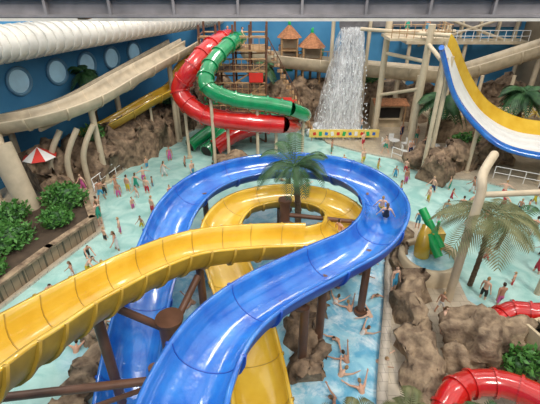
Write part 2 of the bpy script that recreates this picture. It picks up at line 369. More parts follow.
for z in(1.5,2.5,3.5,4.5,5.5,6.5,7.5,8.2,9.3):
    for y in(35.6,38.5): b.cyl((-6,y,z),(-.4,y,z),.07,'wood' if z%1 else 'steel')
    for x in(-6,-.4): b.cyl((x,35.6,z),(x,38.5,z),.07,'steel')
for z in(0,1.8,3.6,5.4):
    b.cyl((-6,35.6,z),(-3.2,35.6,z+1.8),.06,'steel');b.cyl((-.4,35.6,z),(-3.2,35.6,z+1.8),.06,'steel')
    b.cyl((-3.2,35.6,z),(-.4,35.6,z+1.8),.06,'wood')
for z in(2.5,4.5,6.5,8.2): b.box((-3.2,37,z),(5.6,3.2,.12),'wood');b.rail([(-6,35.5,z),(-.4,35.5,z),(-.4,38.5,z)],1.0,'wood',.5)
for i in range(16):
    b.box((-.2+i*.28,38.2,8.0-i*.5),(.5,1.2,.08),'wood');b.cyl((-.2+i*.28,37.6,8.0-i*.5),(-.2+i*.28,37.6,9.0-i*.5),.03,'steel')
b.cyl((-.2,37.6,9),(4.0,37.6,1.5),.04,'steel')
b.box((-1.2,35.4,6.0),(1.2,.08,.8),'signr');b.box((-4.6,35.4,7.3),(1.0,.08,.6),'signy')
b.obj('slide_tower')
# ------------------------------------------------------------ beige flumes
b=MB()
p1=[(-24,22,4.6),(-19,24.4,4.8),(-15.2,25.3,5.2),(-12.6,27.6,5.7),(-10.8,31.3,6.4),(-8.8,36.2,7.1),(-7.4,40,7.6)]
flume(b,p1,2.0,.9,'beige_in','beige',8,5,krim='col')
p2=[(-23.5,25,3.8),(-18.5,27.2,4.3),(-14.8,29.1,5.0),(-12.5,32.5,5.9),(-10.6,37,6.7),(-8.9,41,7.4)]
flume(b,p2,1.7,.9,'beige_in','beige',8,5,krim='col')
for p in p1[1::2]+p2[1::2]: support(b,p,'col',.22)
for p,q in zip(p1[1:],p2[1:]): b.cyl((p[0],p[1],p[2]-.3),(q[0],q[1],q[2]-.3),.14,'col')
b.obj('beige_water_flume')
b=MB()
p3=[(-2.5,45,6.0),(-1,44,5.5),(6.1,42.3,5.0),(12.8,40.8,4.7),(17.6,40.6,4.4),(20.3,40.3,5.1),(25.8,40,7.0),(28,40,7.6)]
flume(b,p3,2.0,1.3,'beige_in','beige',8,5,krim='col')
for p in p3[1:-1]: support(b,p,'col',.25)
b.obj('beige_water_flume')
b=MB();p4=[(-15.7,29.2,2.0),(-12.8,31,3.0),(-10.3,33.8,4.0),(-8.6,36.6,4.6),(-7.8,38,6),(-6.5,38.8,7)]
flume(b,p4,1.2,.7,'yellow','yellow_out',8,6)
for p in p4[:4]: support(b,p,'col',.12)
b.obj('yellow_body_slide')
b=MB();b.cyl((-14.9,21.6,-.5),(-16.2,22.4,5.0),.62,'col',.7,24)
b.cyl((-16.2,22.4,4.8),(-17.4,24.2,5.0),.3,'col')
b.obj('cream_column')
b=MB()
for i,(x,y) in enumerate(((-15.2,25.2),(-14.2,25.6),(-13.4,26.4))):
    b.tube(cr([(x,y,0),(x,y,2.2),(x+.3,y+.3,3.4),(x+.9,y+.8,4.6)],6),.2,'col')
b.obj('cream_pipe_cluster')
b=MB();pc=cr([(-24,10,10.4),(-19.5,20,10.3),(-16.2,27,10.1),(-12,36,10.0),(-8,44,9.9),(-6.2,48,9.8)],14)
n=12
prof=[(1.5*math.cos(math.pi*i/n*2),1.0*math.sin(math.pi*i/n*2)) for i in range(n)]
b.sweep(pc,prof,'cwhite')
for i in range(1,len(pc)-1):
    t=(pc[i+1]-pc[i-1]).normalized()*.1
    b.sweep([pc[i]-t,pc[i]+t],[(x*1.07,y*1.1) for x,y in prof],'cwhite')
pc2=cr([(-27,13,9.8),(-22.4,21,9.6),(-18.0,28.5,9.4),(-13.7,38.5,9.4),(-10.9,46,9.4)],14)
b.sweep(pc2,[(x*.7,y*.8) for x,y in prof],'cwhite')
for i in range(1,len(pc2)-1):
    t=(pc2[i+1]-pc2[i-1]).normalized()*.1
    b.sweep([pc2[i]-t,pc2[i]+t],[(x*.76,y*.9) for x,y in prof],'cwhite')
for i in(8,22,36,50,64): b.cyl(pc[i],(pc[i].x,pc[i].y,17),.06,'gsteel');b.cyl(pc[i],pc2[min(i,len(pc2)-1)],.06,'gsteel')
b.obj('ribbed_tube_flume')
b=MB()
b.box((0,14,13.3),(57,.5,.08),'gsteel');b.box((0,14,12.78),(57,.5,.08),'gsteel');b.box((0,14,13.0),(57,.1,.6),'gsteel')
for x in range(-27,28,2): b.box((x,14,13.0),(.08,.45,.55),'gsteel')
for x in range(-24,28,8): b.cyl((x,14,13.3),(x,14,17),.06,'gsteel')
b.box((3,18.5,12.3),(50,.35,.25),'cwhite')
for x in range(-20,28,8): b.cyl((x,18.5,12.4),(x,18.5,17),.05,'gsteel')
for x in (-14,-6): b.box((x,20,12.9),(.3,12,.5),'wood')
b.obj('roof_gantry_beam')
# ------------------------------------------------------------ rocks
b=MB();b.ridge([(-16.5,25.2,0),(-14.5,27.6,0),(-12.8,30.6,0),(-11.0,34.8,0),(-9.3,40.5,0),(-8,44,0)],3.0,3.2,'rock',2,.45,z0=-.3);b.obj('rock_outcrop')
b=MB();b.ridge([(-8,43.2,0),(0,42.9,0),(6,43.2,0),(13,43,0),(20,43,0),(27,43,0)],3,3.8,'rock',5,.4,z0=-.1,per=14);b.obj('rock_outcrop')
b=MB();b.rock((-3.2,30.4,-.1),(1.7,1.3,1.1),'rock2',3);b.obj('rock_mound')
b=MB();b.ridge([(2.4,16.6,0),(1.9,14.4,0),(1.5,12.2,0),(1.5,10.2,0)],1.4,.45,'rock',8,.28,z0=-.45);b.obj('rock_ledge')
b=MB();b.ridge([(7.7,19.8,0),(7.2,18,0),(7.0,15.5,0),(6.4,12.5,0),(5.9,9.5,0),(5.5,7,0)],1.1,.95,'rock2',11,.26,z0=-.1);b.obj('rock_ledge')
b=MB();b.ridge([(-7.6,12.4,0),(-7.1,10.6,0),(-7.3,8.8,0),(-8.6,7.2,0)],1.2,.6,'rock2',14,.28);b.obj('rock_ledge')
b=MB();b.rock((9.2,11.6,.4),(1.8,1.3,1.5),'rock2',21,.38,26);b.rock((7.9,10.9,.1),(.8,.7,.8),'rock2',24,.4,14);b.obj('rock_boulder')
b=MB();b.ridge([(12.4,27.4,0),(14,29.6,0),(17,30.8,0),(20,31.4,0)],2.2,2.0,'rock',25,.35,z0=-.1);b.obj('rock_outcrop')
b=MB();b.rock((12.2,30.2,.3),(1.0,.8,1.4),'rock',31);b.obj('rock_boulder')
# ------------------------------------------------------------ planter left
b=MB()
pl=[(-13.2,14.1),(-12,17.6),(-10.8,20.6),(-12.3,23.2),(-14,24.3),(-16.5,21),(-17.5,14)]
b.prism(pl,0,1.0,'soil','stone')
for i in range(len(pl)):
    a=Vector((*pl[i],1));c=Vector((*pl[(i+1)%len(pl)],1));m=(a+c)/2;d=c-a
    b.box((m.x,m.y,1.03),(d.length+.3,.4,.14),'rock2',math.atan2(d.y,d.x))
pl0=b.obj('stone_planter')
def bush(c,r,n=700,k='leaf2',name='bush',sz=.22):
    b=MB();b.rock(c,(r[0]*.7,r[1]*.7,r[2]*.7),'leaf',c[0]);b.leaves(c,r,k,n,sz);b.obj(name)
bush((-13.1,22.2,1.4),(1.3,1.0,.9),900);bush((-12.6,19.9,1.3),(.9,.8,.6),500);bush((-14.4,17.8,1.3),(1.3,1.4,.8),1000);bush((-15.6,15.6,1.3),(1.3,1.1,.8),900);bush((-15.4,20.4,1.3),(.8,1.0,.7),500);bush((-13.9,15.2,1.2),(.8,.8,.5),400)
bush((-13.4,28.8,3.3),(.9,.9,.6),300);bush((-9.8,38.5,3.2),(.9,1.2,.6),300);bush((10.2,43,4.0),(1.4,.7,.6),300);bush((16,31,2.0),(1.1,.6,.5),260);bush((9.9,10.3,.7),(.8,.6,.7),400)
def palm(name,base,top,L,nf=14,k='leaf',r=.16,rise=.55,droop=1.3,nl=16,lw=.07,ll=.5):
    b=MB();p=cr([base,((base[0]*.6+top[0]*.4)+.1,base[1]*.6+top[1]*.4,(base[2]+top[2])/2),top],6)
    b.tube(p,[r*(1.25-.45*i/(len(p)-1)) for i in range(len(p))],'trunk',10)
    for i in range(1,len(p)-1): b.tube([p[i],p[i]+Vector((0,0,.06))],r*1.25,'trunk',10)
    for i in range(nf): b.frond(top,i*2.399+.3,L*random.uniform(.75,1.15),k,rise*random.uniform(.2,2.0),droop*random.uniform(.8,1.25),nl,lw,ll)
    return b.obj(name)
palm('palm_tree',(1.6,19.4,-.5),(1.35,19.6,4.9),2.5,19,'leaf',.17,.75,1.15,26,.04,.38)
palm('palm_tree',(15,34.6,0),(14.8,34,4.6),2.6,20,lw=.12)
palm('palm_tree',(22,34.6,0),(21.8,34.2,5.0),2.4,18,lw=.12)
palm('palm_tree',(-.8,41.5,3.2),(-.6,41.5,5.7),1.7,14,'leaf',.13,lw=.1)
palm('palm_tree',(-15.3,34,0),(-15.3,34,6.8),1.6,14,'leaf',.16,lw=.1)
palm('palm_tree',(10.4,15.9,-.5),(9.9,15.2,4.6),3.1,13,'dry',.11,.45,1.0,22,.045)
palm('palm_plant',(4.9,8.0,0),(4.6,7.9,1.2),1.5,12,'dry',.1,.7,1.2,18,.035)
palm('palm_plant',(2.6,7.3,-.5),(2.5,7.6,1.0),1.4,9,'dry',.1,.8,1.3,16,.035)
palm('palm_plant',(13.2,19.0,-.5),(13.4,18.8,1.8),1.8,10,'leaf',.1,.8,1.2,16,.05)
palm('palm_plant',(6.9,7.6,0),(6.8,7.8,1.3),1.3,10,'leaf',.1,.8,1.2,16,.035)
# ------------------------------------------------------------ right: racer slide
b=MB()
ne=cr([(11.2,27.6,9.6),(11.6,28,9.0),(13.3,28.6,6.1),(15.4,28.6,3.9),(17.3,27.6,2.6),(20,26.6,2.2),(23.5,25.6,2.1)],8)
fe=cr([(12.2,29.0,9.6),(12.9,29.4,9.0),(15.2,31,6.4),(17.4,31.5,4.3),(20.2,31.5,3.0),(23.5,31.4,2.6),(27,31,2.4)],8)
N=len(ne)
sec=[(0,-.12,'blue'),(0,.3,'blue'),(.06,.3,'white'),(.1,0,'white'),(.32,0,'white'),(.335,.15,'beige_in'),(.35,0,'white'),(.56,0,'white'),(.575,.15,'beige_in'),(.59,0,'white'),(.78,0,'yellow'),(.82,.15,'yellow'),(.97,.75,'yellow'),(1,.75,'yellow_out'),(1,-.1,'white')]
vs=[];fs=[];kk=[]
for i in range(N):
    for f,h,k in sec:
        p=ne[i].lerp(fe[i],f);vs.append((p.x,p.y,p.z+h))
n=len(sec)
for i in range(N-1):
    for j in range(n): fs.append((i*n+j,(i+1)*n+j,(i+1)*n+(j+1)%n,i*n+(j+1)%n));kk.append(sec[j][2])
b.add(vs,fs,kk,False)
b.tube([p+Vector((-.05,-.05,.1)) for p in ne],.19,'blue',8)
for i in(8,24,40):
    p=ne[i];q=fe[i];support(b,(p.x+.4,p.y+.5,p.z-.1),'col',.16,z0=-.5);support(b,(q.x-.3,q.y-.4,q.z-.1),'col',.16,z0=-.5)
b.obj('racing_slide')
b=MB()
b.cyl((10.4,38,0),(10.4,38,10.6),.28,'col',n=16);b.cyl((12.7,34,0),(12.7,34,10.4),.28,'col',n=16);b.cyl((15.3,37,0),(15.3,37,10),.2,'col')
b.cyl((10.4,38,7.6),(12.7,34,7.6),.16,'col');b.cyl((10.4,38,9.4),(16.3,38,9.4),.16,'col');b.cyl((12.7,34,5.4),(10.4,38,3.8),.15,'col')
b.cyl((12.7,34,8.9),(11.8,28.8,8.7),.16,'col');b.cyl((8,38,9.6),(14,33,9.7),.16,'col')
b.box((12.2,36,9.2),(5,3,.2),'beige');b.rail([(9.8,34.6,9.3),(14.6,34.6,9.3),(14.6,37.4,9.3)],1.0,'wood',.6)
b.obj('cream_steel_frame')
b=MB()
b.tube(cr([(8.8,14.7,-.5),(8.8,14.7,3.5),(8.9,14.8,5.8),(9.1,15.4,6.5),(10.3,17,6.7)],8),.2,'col',16)
b.cyl((8.85,14.8,5.8),(13.5,15.2,5.8),.13,'col');b.cyl((13.5,15.2,-.5),(13.5,15.2,6.0),.15,'col')
b.obj('curved_cream_pole')
b=MB()
for x in range(14,28,3): b.cyl((x,38.5,0),(x,38.5,5.5),.16,'col')
b.box((21,37,2.4),(13,3.4,.25),'beige');b.box((21,35.4,1.2),(13,.2,2.4),'rock2')
for x in range(15,28): b.box((x,35.3,3.0),(.12,.1,1.1),'wood')
b.box((21,35.3,3.55),(13,.12,.12),'wood');b.box((21,35.25,3.0),(13,.1,.1),'signy')
for i in range(9): b.box((15.5+i*1.4,35.2,2.95),(1.3,.05,.1),'signy',ry=.7);b.box((15.5+i*1.4,35.2,2.95),(1.3,.05,.1),'signy',ry=-.7)
b.obj('viewing_gallery')
b=MB();b.box((18,47.9,9.3),(19,.6,1.2),'gsteel')
for x in range(9,28,2): b.box((x,47.5,8.6),(.2,.6,3),'col')
b.box((21,46.3,7.4),(13,2.2,.3),'beige');b.cyl((16,46,7),(27,46,10.5),.15,'col');b.cyl((16,46,10.5),(27,46,7),.15,'col');
b.rail([(14.6,45.3,7.5),(27.4,45.3,7.5)],1.1,'white',.8,.04)
for x in(15,21,27):b.cyl((x,45.6,0),(x,45.6,7.4),.2,'col')
b.obj('upper_walkway')
b=MB();b.box((3.0,45.6,5.4),(9,2.0,.25),'wood');b.rail([(-1.4,44.7,5.5),(7.4,44.7,5.5)],1.1,'wood',.6,.05)
for x in(-1.2,1.6,4.4,7.2): b.cyl((x,45,0),(x,45,6.6),.15,'wood')
for i,k in enumerate(('signy','limeg','signr','signy')): b.box((-.4+i*2.2,44.6,4.9),(1.3,.08,.6),k)
b.obj('timber_walkway')
def kiosk(x,y,w,k1,k2):
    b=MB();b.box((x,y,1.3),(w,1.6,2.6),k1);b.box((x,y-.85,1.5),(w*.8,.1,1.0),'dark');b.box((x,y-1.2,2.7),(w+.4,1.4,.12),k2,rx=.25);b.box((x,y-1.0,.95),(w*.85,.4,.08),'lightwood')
    for d in(-1,1): b.cyl((x+d*w*.48,y-1.7,0),(x+d*w*.48,y-1.7,2.5),.06,'wood')
    b.obj('snack_kiosk')
kiosk(12.0,40.6,3.0,'lightwood','thatch');kiosk(1.2,40.9,2.6,'wood','signr');kiosk(-5.5,41.0,2.2,'lightwood','limeg')
def hut(x,y,z,s):
    b=MB()
    for dx in(-1,1):
        for dy in(-1,1): b.cyl((x+dx*.8*s,y+dy*.8*s,0),(x+dx*.8*s,y+dy*.8*s,z),.1,'wood')
    b.box((x,y,z-1.9),(2.2*s,2.2*s,.15),'wood');b.box((x,y,z-1.2),(1.8*s,1.8*s,.08),'wood');b.box((x,y+.7*s,z-1),(1.7*s,.1,1.7),'lightwood')
    vs=[(x+1.35*s*math.cos(a*math.pi/4+.39),y+1.35*s*math.sin(a*math.pi/4+.39),z) for a in range(8)]+[(x,y,z+1.3*s)]
    b.add(vs,[(a,(a+1)%8,8) for a in range(8)]+[tuple(range(7,-1,-1))],'thatch',False)
    b.rock((x,y,z+1.35*s),(.16,.16,.3),'limeg',n=6)
    b.obj('thatched_hut')
hut(2.0,44.2,8.1,1.0);hut(4.3,43.6,7.3,1.1)
b=MB()
for L in range(8):
    vs=[];nx,nz=22,18
    for j in range(nz+1):
        f=j/nz
        for i in range(nx+1):
            u=i/nx*2-1;w=(.9+1.4*f**.7)*(1.08-.06*L)
            vs.append((7.5-.7*f+u*w+.35*noise.noise(Vector((i*.4,j*.3,L))),39.6-.25*L-.4*f*L*.5+.5*noise.noise(Vector((i*.5,j*.3,L*3)))-.4*f+.5*(1-u*u),9.6-9.6*f))
    b.add(vs,[(j*(nx+1)+i,j*(nx+1)+i+1,(j+1)*(nx+1)+i+1,(j+1)*(nx+1)+i) for j in range(nz) for i in range(nx)],'fall')
for i in range(60): b.rock((6.8+random.uniform(-2.9,2.7),38.2+random.uniform(-1.8,.8),random.uniform(.05,.5)),(.3,.3,.3),'foam',i,.6,6)
for i in range(300):
    f=random.random()**.6;w=(1.0+1.9*f);b.rock((7.5-.7*f+random.uniform(-w,w),38.4-1.2*f+random.uniform(-.6,.6),9.4-9.2*f),(.05,.05,.09),'foam',0,0,3)
b.obj('waterfall')
b=MB()
b.tube([(7.6,41.2,10.8),(7.6,40.7,10.5),(7.6,39.6,9.9)],[.9,1.1,1.3],'gsteel',20)
for x in(5.9,9.3): b.cyl((x,40.4,0),(x,40.4,11.6),.18,'col')
b.cyl((5.9,40.4,10.5),(9.3,40.4,10.5),.12,'steel');b.cyl((5.9,40.4,11.5),(9.3,40.4,11.5),.15,'col')
b.obj('tipping_bucket')
b=MB();b.box((7.0,36.0,.7),(6.6,.12,.75),'signy')
for i in range(11): b.box((4.2+i*.56,35.92,.7),(.28,.04,.4 if i%2 else .28),['signr','limeg','blue','white'][i%4],ry=.2*(i%3-1))
for x in(4,7,10): b.cyl((x,36.1,0),(x,36.1,1.1),.07,'col')
b.obj('banner_sign')
b=MB();b.rail([(-12.2,24.6,0),(-12.9,25.8,0),(-12,29.6,0)],1.0,'white',.9,.035);b.obj('safety_railing')
b=MB();b.rail([(10.5,31.9,0),(11.6,30.6,0)],1.0,'white',.9,.035);b.rail([(17.4,28,0),(21,26,0),(26,25.2,0)],1.0,'white',1,.035);b.obj('safety_railing')
# ------------------------------------------------------------ tub feature
b=MB();cx,cy=8.5,17.0
n=28
prof=[(1.6,-.4),(1.6,.95),(1.3,.95),(1.3,.4)]
vs=[(cx+r*math.cos(2*math.pi*i/n),cy+r*math.sin(2*math.pi*i/n),z) for r,z in prof for i in range(n)]
b.add(vs,[(j*n+i,j*n+(i+1)%n,(j+1)*n+(i+1)%n,(j+1)*n+i) for j in range(3) for i in range(n)],'lightwood')
b.add([(cx+1.31*math.cos(2*math.pi*i/n),cy+1.31*math.sin(2*math.pi*i/n),.7) for i in range(n)],[tuple(range(n))],'water')
b.obj('plunge_tub')
b=MB()
b.tube(cr([(8.2,17.3,.3),(8.2,17.4,1.4),(8.6,18.0,2.0)],6),[.42]*13,'yellow',14)
b.box((8.9,17.7,1.3),(.7,.7,1.5),'yellow');b.cyl((8.4,17.5,1.9),(8.8,16.6,1.1),.22,'limeg',n=16)
b.cyl((8.2,18.5,2.9),(9.0,17.0,1.4),.22,'limeg',n=16);b.cyl((8.9,17.7,.4),(8.9,17.7,2.6),.08,'limeg')
b.obj('water_play_feature')
b=MB();P=cr([(5.9,8.2,.6),(6.5,8.9,1.0),(7.3,9.3,1.0),(8.4,9.2,1.1),(9.3,8.6,1.2),(10.1,7.6,1.3),(11,6.5,1.4)],8);b.tube(P,.48,'red',18)
for i in range(4,len(P)-1,6):
    t=(P[i+1]-P[i-1]).normalized()*.05;b.tube([P[i]-t,P[i]+t],.55,'red',18)
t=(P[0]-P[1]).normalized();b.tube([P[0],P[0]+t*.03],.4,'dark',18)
for i in (10,30): support(b,P[i],'col',.1,z0=0)
b.obj('red_tube_slide')
b=MB();P=cr([(10.0,12.7,.55),(10.8,13.0,.8),(11.7,12.7,1.0),(13,12.6,1.1)],8);b.tube(P,.5,'red',18)
for i in range(4,len(P)-1,5):
    t=(P[i+1]-P[i-1]).normalized()*.05;b.tube([P[i]-t,P[i]+t],.57,'red',18)
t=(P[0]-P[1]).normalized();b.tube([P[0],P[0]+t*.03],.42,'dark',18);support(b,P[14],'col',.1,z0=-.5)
b.obj('red_tube_slide')
b=MB();cx,cy=11.3,11.0
b.box((cx,cy-.8,.9),(1.9,.12,1.8),'lightwood',.3);b.box((cx-.9,cy,.9),(.12,1.7,1.8),'lightwood',.3);b.box((cx+.9,cy,.9),(.12,1.7,1.8),'lightwood',.3);b.box((cx,cy+.8,.9),(1.9,.12,1.8),'lightwood',.3)
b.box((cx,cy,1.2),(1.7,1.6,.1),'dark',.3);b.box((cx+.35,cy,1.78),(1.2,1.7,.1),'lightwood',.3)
b.obj('tan_slide_box')
def table(x,y,k='white'):
    b=MB();b.cyl((x,y,.70),(x,y,.75),.45,k,n=20);b.cyl((x,y,0),(x,y,.7),.04,'gsteel');b.cyl((x,y,0),(x,y,.04),.25,'gsteel',n=16);b.obj('cafe_table')
def chair(x,y,a,k='white'):
    b=MB();c,s=math.cos(a),math.sin(a)
    W=lambda dx,dy,z:(x+c*dx-s*dy,y+s*dx+c*dy,z)
    b.box(W(0,0,.45),(.45,.45,.05),k,a);b.box(W(0,.22,.72),(.45,.05,.45),k,a)
    for dx in(-.2,.2):
        for dy in(-.2,.2): b.cyl(W(dx,dy,0),W(dx,dy,.45),.02,k,n=6)
        b.cyl(W(dx,.22,.45),W(dx,.24,.95),.02,k,n=6)
    b.obj('cafe_chair')
for x,y in((12.6,32.4),(14.5,33.0),(11.3,34.2),(17.5,33.8)):
    table(x,y);chair(x+.9,y,-1.57);chair(x-.9,y,1.57);chair(x,y+.9,0)
b=MB();vs=[(-15.6+1.1*math.cos(a*math.pi/4),25.0+1.1*math.sin(a*math.pi/4),3.1) for a in range(8)]+[(-15.6,25.0,3.8)]
b.add(vs,[(a,(a+1)%8,8) for a in range(8)],['signr','white']*4,False);b.cyl((-15.6,25.0,0),(-15.6,25.0,3.8),.04,'white');b.obj('parasol')
# ------------------------------------------------------------ people
SK=[mat('skin_%d'%i,c,.55,.06) for i,c in enumerate([(.60,.34,.23),(.42,.22,.14),(.66,.42,.30)])]
HR=[mat('hair_%d'%i,c,.7,.2) for i,c in enumerate([(.03,.018,.01),(.12,.07,.03),(.35,.22,.1)])]
SW=[mat('swimwear_%d'%i,c,.6,.1) for i,c in enumerate([(.02,.03,.10),(.02,.02,.02),(.5,.03,.05),(.05,.3,.5),(.7,.7,.68),(.02,.3,.2),(.55,.1,.3),(.6,.45,.02)])]
EY=mat('eye_dark',(.02,.02,.02),.3,.1)
def person_mesh(name,lean=0,arms=((.1,.15,.3),(.1,.15,.3)),legs=((0,0),(0,0)),female=False,prone=False):
    V=[];E=[];Rr=[];T=[]
    def a(p,r,par=None,t='s'):
        V.append(Vector(p));Rr.append(r);T.append(t)
        if par is not None: E.append((par,len(V)-1))
        return len(V)-1
    td=Vector((0,-math.sin(lean),math.cos(lean)))
    pel=a((0,0,0),(.14,.10),None,'w')
    wa=a(td*.16,(.115,.09),pel,'t');ch=a(td*.36,(.15,.105),wa,'t');nk=a(td*.52,(.055,.055),ch);hb=a(td*.58+Vector((0,-.01,0)),(.05,.05),nk)
    for i,sg in enumerate((-1,1)):
        sw,ab,el=arms[i]
        sh=a(td*.46+Vector((sg*.175,0,0)),(.058,.055),ch)
        A=sw+0
        d=Vector((sg*math.sin(ab),-math.sin(A)*math.cos(ab),-math.cos(A)*math.cos(ab)))
        e=a(V[sh]+d*.29,(.042,.042),sh)
        A2=A+el;d2=Vector((sg*math.sin(ab*.7),-math.sin(A2)*math.cos(ab),-math.cos(A2)*math.cos(ab))).normalized()
        w=a(V[e]+d2*.25,(.027,.027),e);pm=a(V[w]+d2*.07,(.038,.02),w)
        fx=Vector((0,-1,0)) if abs(d2.y)<.7 else Vector((1,0,0))
        fx=(fx-d2*fx.dot(d2)).normalized()
        for q in range(4):
            k1=a(V[pm]+d2*.045+fx*(q-1.5)*.021,(.009,.009),pm)
            a(V[k1]+d2*(.05-.006*abs(q-1.3))+Vector((-sg*.012,0,0)),(.008,.008),k1)
        k1=a(V[w]+d2*.045+fx*-.045,(.011,.011),pm);a(V[k1]+d2*.04-fx*.012,(.009,.009),k1)
        hp,kn=legs[i]
        h=a(Vector((sg*.095,0,-.05)),(.092,.095),pel,'w')
        d=Vector((sg*.04,-math.sin(hp),-math.cos(hp)))
        m=a(V[h]+d*.2,(.078,.08),h,'w');k=a(V[h]+d*.41,(.056,.056),m)
        d3=Vector((sg*.02,-math.sin(hp-kn),-math.cos(hp-kn)))
        c=a(V[k]+d3*.15,(.055,.055),k);an=a(V[k]+d3*.40,(.036,.036),c)
        ft=Vector((0,-1,0)) if not prone else d3
        a(V[an]+ft*.15+Vector((0,0,-.04)),(.04,.028),an)
    me=bpy.data.meshes.new('sk');me.from_pydata(V,E,[]);o=bpy.data.objects.new('sk',me);C.objects.link(o)
    o.modifiers.new('s','SKIN');sm=o.modifiers.new('u','SUBSURF');sm.levels=1
    sv=me.skin_vertices[0].data
    for i,r in enumerate(Rr): sv[i].radius=r;sv[i].use_root=(i==0)
    dg=bpy.context.evaluated_depsgraph_get();m2=bpy.data.meshes.new_from_object(o.evaluated_get(dg));bpy.data.objects.remove(o)
    vs=[v.co.copy() for v in m2.vertices];fs=[tuple(p.vertices) for p in m2.polygons];mi=[]
    for p in m2.polygons:
        c=p.center;bd=9;bt='s'
        for x,y in E:
            A=V[x];B=V[y];t=max(0,min(1,(c-A).dot(B-A)/max(1e-6,(B-A).length_squared)));dd=(c-A-(B-A)*t).length
            if dd<bd:
                bd=dd;s=T[x] if t<.5 else T[y]
                if x==0 and y==wa: s='w' if t<.45 else 't'
                bt=s
        mi.append(1 if bt=='w' or (bt=='t' and female) else 0)
    hc=V[hb]+td*.10;hn=10
    def add(vl,fl,m):
        o_=len(vs);vs.extend(vl);fs.extend([tuple(o_+q for q in f) for f in fl]);mi.extend(m if isinstance(m,list) else [m]*len(fl))
    vl=[];fl=[];ml=[]
    for i in range(hn+1):
        th=math.pi*i/hn
        for j in range(16):
            ph=2*math.pi*j/16;d=Vector((math.sin(th)*math.cos(ph),math.sin(th)*math.sin(ph),math.cos(th)))
            x=d.x*.078;y=d.y*.096;z=d.z*.122
            if d.z<-.2: x*=1-.3*(-d.z-.2);
            vl.append(hc+Vector((x,y,z)))
    for i in range(hn):
        for j in range(16):
            fl.append((i*16+j,(i+1)*16+j,(i+1)*16+(j+1)%16,i*16+(j+1)%16))
            zc=math.cos(math.pi*(i+.5)/hn);yc=math.sin(2*math.pi*(j+.5)/16)
            ml.append(2 if zc>.62 or (yc>-.05 and zc>-.35) or (female and yc>.3) else 0)
    add(vl,fl,ml)
    def blob(c,r,m):
        c=hc+Vector(c);add([c+Vector((r[0],0,0)),c-Vector((r[0],0,0)),c+Vector((0,r[1],0)),c-Vector((0,r[1],0)),c+Vector((0,0,r[2])),c-Vector((0,0,r[2]))],[(0,2,4),(2,1,4),(1,3,4),(3,0,4),(2,0,5),(1,2,5),(3,1,5),(0,3,5)],m)
    blob((0,-.1,-.01),(.014,.022,.03),0)
    for s in(-1,1): blob((s*.03,-.09,.01),(.013,.008,.008),3);blob((s*.08,0,0),(.01,.02,.032),0)
    blob((0,-.088,-.055),(.024,.008,.007),3)
    if female: blob((0,.09,-.08),(.06,.04,.14),2)
    z0=min(v.z for v in vs)
    if not prone: vs=[v-Vector((0,0,z0)) for v in vs]
    m3=bpy.data.meshes.new(name);m3.from_pydata(vs,[],fs);m3.update()
    for q in(SK[0],SW[0],HR[0],EY): m3.materials.append(q)
    m3.polygons.foreach_set('material_index',mi);m3.polygons.foreach_set('use_smooth',[True]*len(fs));m3.update()
    return m3
PM={}
for g in(0,1):
    f=bool(g);s='f' if g else 'm'
    PM['stand'+s]=person_mesh('person_stand'+s,0,((.1,.15,.2),(-.05,.18,.3)),((.05,.02),(-.05,.0)),f)
    PM['walk'+s]=person_mesh('person_walk'+s,.06,((.5,.12,.4),(-.4,.12,.3)),((.4,.15),(-.25,.25)),f)
    PM['bend'+s]=person_mesh('person_bend'+s,.7,((.7,.1,.3),(.5,.15,.4)),((.35,.5),(.1,.3)),f)
    PM['wade'+s]=person_mesh('person_wade'+s,.12,((.5,.9,.5),(.3,1.0,.6)),((.3,.3),(-.1,.2)),f)
    PM['sit'+s]=person_mesh('person_sit'+s,-.25,((.2,.5,.4),(.2,.5,.4)),((1.5,.3),(1.45,.4)),f)
    PM['swim'+s]=person_mesh('person_swim'+s,.75,((1.9,.6,.5),(1.3,.9,.6)),((-.6,.2),(-.9,.25)),f,True)
pc_=0
def P_(pose,x,y,z=0,rz=None,s=1.0,name='person'):
    global pc_
    g='mf'[pc_%3==1];o=bpy.data.objects.new(name,PM[pose+g]);C.objects.link(o)
    o.location=(x,y,z);o.rotation_euler=(0,0,random.uniform(0,6.28) if rz is None else rz);o.scale=(s,s,s)
    for i,m in enumerate((SK[(pc_*2+pc_//5)%3],SW[(pc_*5+pc_//4)%8],HR[(pc_*7)%3])):
        o.material_slots[i].link='OBJECT';o.material_slots[i].material=m
    pc_+=1
D=0.0;W=-.5
